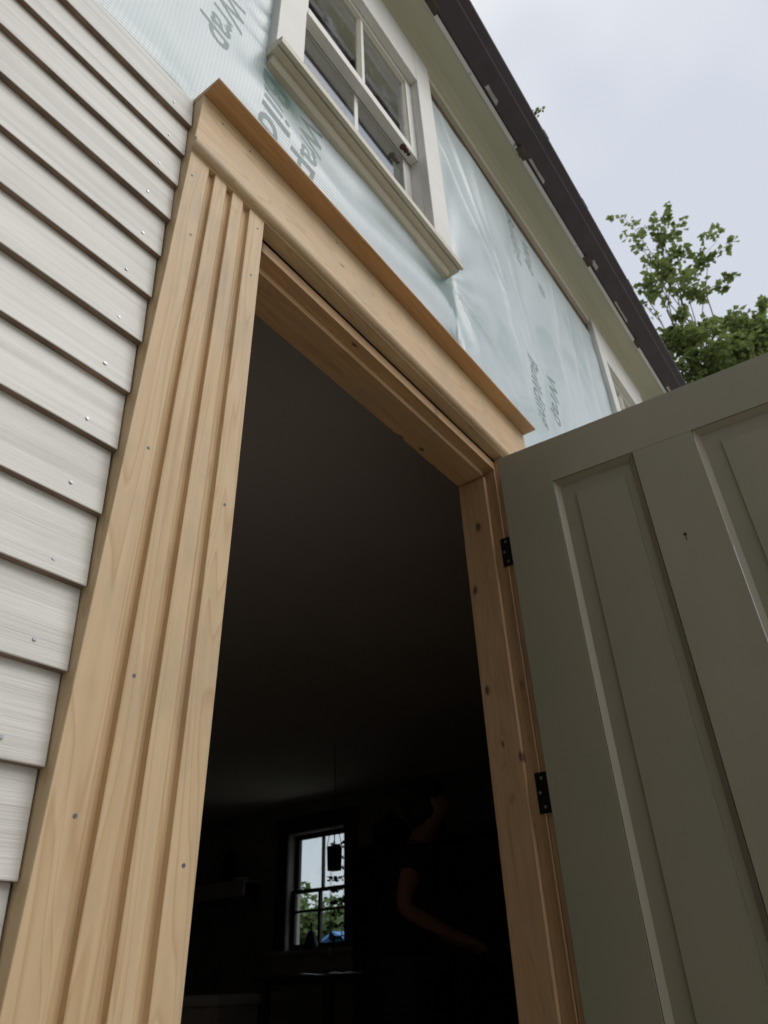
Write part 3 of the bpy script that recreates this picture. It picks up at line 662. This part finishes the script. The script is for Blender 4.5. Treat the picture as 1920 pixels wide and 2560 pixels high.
# ---------------------------------------------------------------- trees
def leaves(name, blobs, size, matl, parent, seed, flat=0.35):
    r = random.Random(seed); vs = []; fs = []
    for (c, rad, n) in blobs:
        rx, ry, rz = rad if isinstance(rad, tuple) else (rad, rad, rad)
        for _ in range(n):
            while True:
                p = Vector((r.uniform(-1, 1), r.uniform(-1, 1), r.uniform(-1, 1)))
                if p.length < 1 and noise.noise(p * 2.1 + Vector(c)) > -0.12: break
            p = Vector((c[0] + p.x * rx, c[1] + p.y * ry, c[2] + p.z * rz))
            a = Vector((r.gauss(0, 1), r.gauss(0, 1), r.gauss(-0.25, 0.5))).normalized()
            b = a.cross(Vector((r.gauss(0, 0.5), r.gauss(0, 0.5), 1))).normalized(); up_ = a.cross(b)
            s = size * r.uniform(0.6, 1.25); w = s * r.uniform(0.32, 0.48); i = len(vs)
            vs += [p, p + a * s * 0.45 + b * w + up_ * w * flat, p + a * s, p + a * s * 0.45 - b * w + up_ * w * flat, p + a * s * 0.2 ]
            fs += [(i, i + 1, i + 2), (i, i + 2, i + 3)]
    me = bpy.data.meshes.new(name); me.from_pydata([tuple(v) for v in vs], [], fs); me.materials.append(matl)
    return link(bpy.data.objects.new(name, me), parent)
def limb(mb, a, b, r0, r1, seed, n=6, k=6, sag=0.12):
    r = random.Random(seed); a, b = Vector(a), Vector(b); L = (b - a).length; pts = []
    for i in range(n + 1):
        t = i / n; p = a.lerp(b, t); j = math.sin(t * math.pi) * L * sag
        pts.append(p + Vector((r.uniform(-1, 1), r.uniform(-1, 1), r.uniform(-0.2, 1))) * j * 0.5)
    pts[0] = a; pts[-1] = b
    mb.tube(pts, [r0 + (r1 - r0) * (i / n) for i in range(n + 1)], k); return pts

def pix(x, y, dist):
    # a direction of the photograph, put at its horizontal distance from the lens
    d = fw + (r2 * ((x - 960) / 1920) - u2 * ((y - 1280) / 1920)) / FPX
    return CAM + d * (dist / math.hypot(d.x, d.y))
TREE = empty('maple_tree', loc=(10.6, 0.0, GROUND)); tag(TREE, 'green leafy maple rising beyond the roof edge and the door top', 'tree')
BASE = Vector((10.6, 0.0, GROUND))
def loc(p): return tuple(Vector(p) - BASE)
mt = MB()
spine = [(0, 0, -0.1), (0.05, 0.02, 2.0), (-0.02, 0.08, 4.2), (0.05, -0.02, 6.6), (-0.05, 0.05, 8.8), (-0.1, 0.0, 10.6)]
mt.tube(spine, [0.21, 0.18, 0.14, 0.09, 0.045, 0.02], 10); mt.build('trunk', BARK, TREE, smooth=True)
mb = MB(); blobs = []
rt_ = random.Random(21)
sprays = [  # pixel path of each leafy shoot, horizontal distance
    ((1648, 660), (1560, 545), 9.6, 0.20, 95), ((1650, 700), (1665, 515), 9.9, 0.17, 120), ((1660, 610), (1702, 552), 9.9, 0.15, 40), ((1645, 600), (1628, 545), 9.7, 0.13, 35),
    ((1655, 680), (1688, 615), 9.9, 0.19, 95), ((1670, 690), (1728, 612), 10.0, 0.12, 30), ((1640, 720), (1605, 600), 9.5, 0.20, 80), ((1700, 720), (1795, 600), 10.3, 0.23, 160), ((1770, 650), (1832, 600), 10.4, 0.13, 35),
    ((1640, 690), (1680, 675), 9.8, 0.20, 120), ((1690, 730), (1720, 700), 10.0, 0.24, 130), ((1760, 730), (1830, 690), 10.3, 0.15, 55), ((1720, 740), (1745, 735), 10.2, 0.20, 90), ((1600, 720), (1625, 725), 9.6, 0.20, 70),
    ((1610, 760), (1640, 735), 9.6, 0.18, 40), ((1700, 860), (1695, 790), 9.8, 0.30, 240), ((1720, 900), (1680, 860), 9.8, 0.42, 420), ((1780, 900), (1760, 845), 10.2, 0.42, 420), ((1820, 860), (1835, 820), 10.4, 0.38, 330),
    ((1880, 830), (1898, 765), 10.6, 0.20, 130), ((1880, 870), (1890, 840), 10.5, 0.40, 330), ((1800, 930), (1740, 920), 10.0, 0.50, 520), ((1900, 920), (1860, 900), 10.5, 0.5, 480), ((1690, 960), (1660, 930), 9.8, 0.42, 330), ((1800, 980), (1780, 960), 10.2, 0.55, 450), ((1960, 900), (1940, 860), 10.8, 0.55, 400), ((1680, 1060), (1660, 1020), 9.9, 0.6, 400), ((1640, 900), (1610, 860), 9.7, 0.4, 220), ((1560, 860), (1540, 830), 9.8, 0.4, 160)]
for i, (p0, p1, dist, rad, n) in enumerate(sprays):
    a, b = Vector(loc(pix(*p0, dist))), Vector(loc(pix(*p1, dist)))
    zt = max(1.5, min(8.6, a.z - rt_.uniform(2.0, 3.2))); st = Vector((0, 0.02, zt))
    limb(mb, st, a, 0.020, 0.006, i, 5, 5); limb(mb, a, b, 0.008, 0.003, i + 50, 4, 4, 0.05)
    k = max(3, int((b - a).length / (rad * 0.55)))
    for j in range(k + 1):
        t = j / k; blobs.append((tuple(a.lerp(b, t) + Vector((rt_.gauss(0, 1), rt_.gauss(0, 1), rt_.gauss(0, 1))) * rad * 0.35), rad * (0.92 - 0.45 * t) * rt_.uniform(0.5, 1.1), int(n * (0.72 if n < 200 else 0.95) / (k + 1)) + 2))
for i in range(30):   # the crown outside the frame goes on
    a = rt_.uniform(0, 6.28); h = rt_.uniform(3.2, 8.6); rr = rt_.uniform(0.9, 2.3)
    e = Vector((math.cos(a) * rr + 0.7, math.sin(a) * rr - (0.9 if math.sin(a) < 0 else 0), h))
    if (e + BASE - CAM).dot(fw) > 0 and e.x < -0.6: continue
    limb(mb, (0, 0, h - 1.2), e, 0.05, 0.012, 200 + i, 5, 5); blobs.append((tuple(e), (0.85, 0.85, 0.65), 520))
mb.build('branch', BARK, TREE, smooth=True)
leaves('crown', blobs, 0.125, LEAF, TREE, 5)

def far_tree(x, y, h, w, label, seed):
    T = empty('yard_tree', loc=(x, y, GROUND)); tag(T, label, 'tree', None)
    r = random.Random(seed); q = MB(); q.tube([(0, 0, -0.1), (0.1, 0, h * 0.4), (0, 0.1, h * 0.85)], [0.25, 0.17, 0.05], 8)
    bl = []
    for i in range(26):
        a = r.uniform(0, 6.28); t = r.random(); rr = w * (0.25 + 0.75 * math.sin(math.pi * (0.12 + 0.83 * t))) * r.uniform(0.35, 0.9)
        c = (math.cos(a) * rr, math.sin(a) * rr, h * (0.22 + 0.74 * t)); bl.append((c, (w * 0.34, w * 0.34, w * 0.28), 150))
        q.tube([(0, 0, c[2] * 0.75), c], [0.05, 0.015], 5)
    q.build('trunk', BARK, T, smooth=True); leaves('crown', bl, 0.30, LEAFFAR, T, seed + 1)
far_tree(19.0, 18.0, 3.95, 2.0, 'round green tree beyond the left panes of the far window', 31)
far_tree(22.5, 17.3, 3.5, 2.4, 'green tree filling the lower panes of the far window', 37)
far_tree(21.0, 14.6, 3.5, 2.3, 'low green tree beyond the right panes of the far window', 41)
far_tree(27.5, 22.0, 4.0, 3.2, 'broad green tree at the back of the yard', 47)
def spruce(x, y, h, w, label, seed):  # unseen spruces, added to shade the door and jamb from the left
    T = empty('added_shade_spruce', loc=(x, y, GROUND)); tag(T, label, 'tree')
    r = random.Random(seed); q = MB(); q.tube([(0, 0, -0.1), (0, 0, h * 0.5), (0, 0, h * 0.96)], [0.20, 0.12, 0.02], 8); q.build('trunk', BARK, T, smooth=True)
    bl = []
    for i in range(90):
        t = (i + r.random()) / 90; a = i * 2.4; rr = w * (1 - t) ** 0.8 * r.uniform(0.45, 1.0)
        bl.append(((math.cos(a) * rr, math.sin(a) * rr, h * (0.05 + 0.93 * t)), (w * 0.34, w * 0.34, 0.35), 75))
    leaves('crown', bl, 0.30, LEAFDARK, T, seed + 1)
spruce(-5.0, -1.9, 9.5, 1.9, 'added dark spruce out of view at the left end of the house, shading the door', 61)
spruce(-4.2, -5.0, 8.5, 1.9, 'added dark spruce out of view in the yard left of the house, shading the door', 67)
spruce(-7.5, -3.6, 10.5, 2.2, 'tallest added dark spruce, out of view behind the other two, shading the door', 71)
SH = empty('shed', loc=(17.0, 13.1, GROUND)); tag(SH, 'small shed with a bright blue roof seen through the far window', 'shed')
q = MB(); q.box(-0.8, 0.8, -0.9, 0.9, 0, 1.95); q.build('wall', SHEATH, SH)
q = MB(); q.prism([(-1.0, 1.93), (-1.0, 1.99), (0, 2.42), (1.0, 1.99), (1.0, 1.93), (0, 2.36)], -1.0, 1.0, 'X'); q.build('roof', BLUEROOF, SH)
q = MB(); q.box(-0.83, -0.801, -0.35, 0.35, 0.02, 1.75); q.build('door', GREYI, SH)
# a weed that has taken root in the gutter
gw = pix(1322, 300, 0.001)
d = (pix(1338, 290, 1.0) - CAM); t = (3.282 - CAM.z) / d.z; gp = CAM + d * t
WD = empty('gutter_weed', loc=(gp.x, -0.215, 3.243)); tag(WD, 'tiny green weed sprouting above the brown gutter', 'weed')
q = MB(); q.tube([(0, 0, 0), (0.004, -0.018, 0.05), (0.016, -0.062, 0.098)], [0.003, 0.002, 0.001], 5); q.build('stem', LEAFDARK, WD)
leaves('leaf', [((0.012, -0.056, 0.085), 0.018, 14), ((0.018, -0.066, 0.100), 0.012, 8)], 0.016, LEAF, WD, 3)

# ---------------------------------------------------------------- things in the dark room
def onx(x, y, X):
    d = fw + (r2 * ((x - 960) / 1920) - u2 * ((y - 1280) / 1920)) / FPX
    return CAM + d * ((X - CAM.x) / d.x)
# tall cupboard
CU = empty('cupboard', loc=(4.62, 2.52, FLOOR)); tag(CU, 'tall dark wooden cupboard beside the far window', 'cupboard')
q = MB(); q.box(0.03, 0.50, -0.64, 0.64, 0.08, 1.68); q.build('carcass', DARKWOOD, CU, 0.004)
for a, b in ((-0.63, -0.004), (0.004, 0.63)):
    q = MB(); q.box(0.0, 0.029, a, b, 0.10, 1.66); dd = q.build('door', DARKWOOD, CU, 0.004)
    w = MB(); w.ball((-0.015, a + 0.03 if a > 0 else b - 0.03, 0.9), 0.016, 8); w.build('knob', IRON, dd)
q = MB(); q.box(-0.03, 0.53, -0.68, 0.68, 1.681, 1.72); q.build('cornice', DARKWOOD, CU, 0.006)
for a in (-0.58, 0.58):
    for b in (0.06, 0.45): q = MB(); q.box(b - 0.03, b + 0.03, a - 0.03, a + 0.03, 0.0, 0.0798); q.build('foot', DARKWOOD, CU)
for i, (yy, r, lab) in enumerate(((2.93, 0.15, 'larger dark cloth bundle on top of the cupboard'), (2.56, 0.125, 'smaller dark cloth bundle on top of the cupboard'))):
    B = empty('cloth_bundle', loc=(4.85, yy, FLOOR + 1.72)); tag(B, lab, 'bundle')
    q = MB(); q.ball((0, 0, r * 0.72), (r * 1.1, r, r * 0.75), 16, wob=0.25); q.build('cloth', BLACKC, B, smooth=True)
    q = MB(); q.tube([(0, 0, r * 1.35), (0.02, 0.01, r * 1.6), (0.05, 0.04, r * 1.66)], [0.03, 0.02, 0.035], 7); q.build('knot', BLACKC, B)
# hanging planter and vine
pt = onx(836, 2146, 4.50)
HP = empty('hanging_planter', loc=tuple(pt)); tag(HP, 'dark square hanging planter with a trailing vine in front of the far window', 'planter')
q = MB(); q.prism([(-0.036, -0.085), (0.036, -0.085), (0.046, 0.085), (-0.046, 0.085)], -0.042, 0.042, 'Y'); q.build('pot', IRON, HP, 0.004)
q = MB()
for sx_, sy_ in ((-1, -1), (1, 1), (-1, 1), (1, -1)): q.tube([(sx_ * 0.042, sy_ * 0.038, 0.085), (0, 0, 0.34)], [0.003, 0.003], 4)
q.tube([(0, 0, 0.34), (0, 0, CEIL - pt.z)], [0.003, 0.003], 4); q.build('cord', BLACKC, HP)
vb = []; rv = random.Random(8)
for s_ in range(6):
    a = rv.uniform(0, 6.28); y_ = rv.uniform(-0.12, 0.02)
    for j in range(9): vb.append(((math.cos(a) * 0.045 + rv.gauss(0, 0.010), y_ * 0.7 - 0.02 + rv.gauss(0, 0.010), 0.09 - j * 0.075), 0.018, 6))
leaves('vine', vb, 0.036, LEAFDARK, HP, 19)
for (px, py, lab) in ((827, 2338, 'small white drop ornament hanging below the planter'), (824, 2376, 'small white heart ornament hanging lowest below the planter')):
    p = onx(px, py, 4.42); O = empty('hanging_ornament', loc=tuple(p)); tag(O, lab, 'ornament')
    q = MB(); q.lathe([(0.002, 0.03), (0.012, 0.005), (0.018, -0.012), (0.013, -0.026), (0.001, -0.03)], (0, 0, 0), 10); q.build('bead', WHITEI, O, smooth=True)
    q = MB(); q.tube([(0, 0, 0.03), (0, 0, pt.z - 0.1 - p.z)], [0.0012, 0.0012], 4); q.build('string', BLACKC, O)
# wall shelf with jar and dish
SF = empty('wall_shelf', loc=(ENDX, 6.05, 0.80)); tag(SF, 'grey shelf with a deep front board on the far wall', 'shelf')
q = MB(); q.box(-0.24, -0.0005, -0.52, 0.60, 0.10, 0.125); q.build('board', GREYI, SF, 0.003)
q = MB(); q.box(-0.262, -0.2405, -0.52, 0.60, -0.03, 0.125); q.build('front_board', GREYI, SF, 0.003)
for a in (-0.48, 0.55): q = MB(); q.prism([(-0.22, 0.0995), (-0.001, 0.0995), (-0.001, -0.12)], a - 0.012, a + 0.012, 'Y'); q.build('bracket', DARKWOOD, SF)
D = empty('dish', loc=(5.83, 5.68, 0.925)); tag(D, 'shallow white dish on the grey wall shelf', 'dish')
q = MB(); q.lathe([(0.0, 0.0), (0.05, 0.0), (0.085, 0.028), (0.083, 0.032), (0.048, 0.008), (0.0, 0.008)], (0, 0, 0), 18); q.build('bowl', WHITEI, D, smooth=True)
q = MB(); q.lathe([(0.083, 0.0285), (0.088, 0.0285), (0.088, 0.0325), (0.083, 0.0325)], (0, 0, 0), 18); q.build('rim', WHITEI, D)
J = empty('jar', loc=(5.84, 5.90, 0.925)); tag(J, 'dark stoneware jar on the grey wall shelf', 'jar')
q = MB(); q.lathe([(0.0, 0), (0.07, 0), (0.09, 0.08), (0.085, 0.19), (0.05, 0.24), (0.05, 0.27), (0.0, 0.27)], (0, 0, 0), 16); q.build('body', IRON, J, smooth=True)
q = MB(); q.lathe([(0.056, 0.271), (0.056, 0.287), (0.02, 0.30), (0.015, 0.32), (0.0, 0.322)], (0, 0, 0), 14); q.build('lid', IRON, J)
# bell-shaped thing on the sill
pb = onx(778, 2366, 5.99)
BL = empty('hand_bell', loc=(5.985, pb.y, 0.262)); tag(BL, 'dark cone-shaped hand bell on the far window sill', 'bell')
q = MB(); q.lathe([(0.085, 0.0), (0.082, 0.02), (0.055, 0.09), (0.030, 0.15), (0.012, 0.165), (0.0, 0.166)], (0, 0, 0), 16); q.build('skirt', IRON, BL, smooth=True)
q = MB(); q.lathe([(0.0, 0.166), (0.010, 0.166), (0.013, 0.20), (0.009, 0.23), (0.0, 0.232)], (0, 0, 0), 10); q.build('handle', DARKWOOD, BL)
# pale chest by the left side of the doorway
pc = onx(545, 2490, 3.3)
CH = empty('storage_chest', loc=(3.3, pc.y, FLOOR)); hz = pc.z - FLOOR
tag(CH, 'pale grey storage chest with a lid deep in the dark room', 'chest')
q = MB(); q.box(0, 0.6, 0, 0.95, 0.04, hz - 0.05); q.build('box', GREYI, CH, 0.006)
q = MB(); q.box(-0.02, 0.62, -0.02, 0.97, hz - 0.049, hz); q.build('lid', WHITEI, CH, 0.008)
for a in (0.05, 0.55):
    for b in (0.06, 0.89): q = MB(); q.box(a - 0.03, a + 0.03, b - 0.03, b + 0.03, 0, 0.0398); q.build('foot', IRON, CH)
# work table with papers behind the person
TB = empty('table', loc=(3.95, 2.55, FLOOR)); tag(TB, 'dark wooden table standing in front of the cupboard', 'table')
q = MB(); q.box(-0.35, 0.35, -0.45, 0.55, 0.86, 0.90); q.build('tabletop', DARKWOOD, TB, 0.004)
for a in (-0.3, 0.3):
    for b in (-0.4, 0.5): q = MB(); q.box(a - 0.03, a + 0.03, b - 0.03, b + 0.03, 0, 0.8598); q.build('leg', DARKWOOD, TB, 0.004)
for (dx, dy, rz, lab) in ((-0.22, 0.18, 0.3, 'folded white paper lying flat on the dark table'), (-0.24, -0.08, -0.15, 'creased white paper near the end of the dark table')):
    o = MB(); n = 6
    for i in range(n + 1):
        for j in range(n + 1): o.v.append((-0.1 + 0.2 * i / n, -0.07 + 0.14 * j / n, 0.004 + 0.012 * abs(math.sin(i * 0.9 + rz * 4)) * (j / n)))
    for i in range(n):
        for j in range(n): a = i * (n + 1) + j; o.f.append((a, a + n + 1, a + n + 2, a + 1)); o.mi.append(0)
    p = o.build('paper', WHITEI, fix=False); p.location = (3.95 + dx, 2.55 + dy, FLOOR + 0.90); p.rotation_euler.z = rz; tag(p, lab, 'paper')

# ---------------------------------------------------------------- person
def skinned(name, pts, edges, mat_, parent, root=0, sub=2):
    me = bpy.data.meshes.new(name); me.from_pydata([p[0] for p in pts], edges, []); o = link(bpy.data.objects.new(name, me), parent)
    me.materials.append(mat_)
    bm = bmesh.new(); bm.from_mesh(me); ly = bm.verts.layers.skin.verify(); bm.verts.ensure_lookup_table()
    for v, p in zip(bm.verts, pts):
        r = p[1]; v[ly].radius = r if isinstance(r, tuple) else (r, r)
        v[ly].use_root = (v.index == root)
    bm.to_mesh(me); bm.free()
    md = o.modifiers.new('skin', 'SKIN'); md.use_smooth_shade = True; md.branch_smoothing = 0.4
    sb = o.modifiers.new('sub', 'SUBSURF'); sb.levels = sub; sb.render_levels = sub
    return o
PE = empty('person', loc=(3.18, 1.68, FLOOR)); tag(PE, 'person in a navy T-shirt and dark jeans standing with bent arms in the dark room', 'person')
PE.rotation_euler = (0, 0, math.atan2(-0.81, 0.587))   # local +x is the way the person faces
body = []; ed = []
def bv(p, r, link_to=None):
    body.append((p, r)); i = len(body) - 1
    if link_to is not None: ed.append((link_to, i))
    return i
pel = bv((0, 0, 0.95), 0.115); wa = bv((0.03, 0, 1.10), 0.105, pel); che = bv((0.08, 0, 1.30), 0.115, wa); nk0 = bv((0.12, 0, 1.44), 0.075, che)
nk = bv((0.16, 0, 1.51), 0.052, nk0); hd = bv((0.185, 0, 1.57), 0.075, nk); hd2 = bv((0.205, 0, 1.64), 0.088, hd); hd3 = bv((0.205, 0, 1.70), 0.078, hd2)
nose = bv((0.295, 0, 1.615), 0.012, hd2)
for s in (-1, 1):
    ear = bv((0.19, s * 0.088, 1.63), 0.013, hd2)
    sh = bv((0.10, s * 0.17, 1.40), 0.062, che); elb = bv((0.015, s * 0.245, 1.14), 0.043, sh); wr = bv((0.235, s * 0.185, 1.03), 0.027, elb)
    pm = bv((0.305, s * 0.165, 1.005), (0.022, 0.036), wr)
    for f_, (dx, dy, dz, ln) in enumerate(((0.035, -0.028, 0.0, 0.9), (0.04, -0.010, 0.0, 1.0), (0.038, 0.009, 0.0, 0.95), (0.032, 0.026, 0.0, 0.75))):
        k1 = bv((0.305 + dx, s * 0.165 + dy * 0.9, 1.0), 0.0095, pm); k2 = bv((0.305 + dx + 0.034 * ln, s * 0.160 + dy, 0.985), 0.0085, k1); bv((0.305 + dx + 0.05 * ln, s * 0.157 + dy, 0.957), 0.0075, k2)
    th = bv((0.285, s * 0.13, 1.012), 0.011, pm); bv((0.325, s * 0.108, 1.0), 0.009, th)
    hp = bv((0.0, s * 0.095, 0.87), 0.095, pel); kn = bv((0.03, s * 0.11, 0.50), 0.058, hp); an = bv((-0.02, s * 0.115, 0.10), 0.040, kn); bv((0.11, s * 0.13, 0.035), 0.034, an)
skinned('body', body, ed, SKIN, PE)
skinned('shirt', [((0, 0, 0.86), 0.200), ((0.03, 0, 1.10), 0.180), ((0.08, 0, 1.29), 0.195), ((0.115, 0, 1.415), 0.095), ((0.10, -0.175, 1.405), 0.100), ((0.050, -0.218, 1.25), 0.085), ((0.10, 0.175, 1.405), 0.100), ((0.050, 0.218, 1.25), 0.085)], [(0, 1), (1, 2), (2, 3), (2, 4), (4, 5), (2, 6), (6, 7)], NAVY, PE)
skinned('jeans', [((0, 0, 0.99), 0.160)] + [q_ for s in (-1, 1) for q_ in (((0.0, s * 0.095, 0.86), 0.130), ((0.03, s * 0.11, 0.50), 0.095), ((-0.018, s * 0.115, 0.06), 0.078))], [(0, 1), (1, 2), (2, 3), (0, 4), (4, 5), (5, 6)], DENIM, PE)
for s in (-1, 1):
    q = MB(); q.ball((0.055, s * 0.125, 0.045), (0.135, 0.05, 0.045), 12); q.build('shoe', IRON, PE, smooth=True)
    q = MB(); q.ball((0.284, s * 0.032, 1.645), (0.010, 0.014, 0.009), 8); q.build('eye', BLACKC, PE)
q = MB(); q.ball((0.175, 0, 1.645), (0.115, 0.108, 0.135), 16, wob=0.12)
q.v = [(x - (0.045 if z < 1.66 else 0), y, z) for x, y, z in q.v]; q.build('hair', HAIR, PE, smooth=True)
q = MB(); q.box(0.283, 0.289, -0.024, 0.024, 1.572, 1.578); q.build('mouth', plain('lip', (0.25, 0.08, 0.06), 0.5, 0.1), PE)
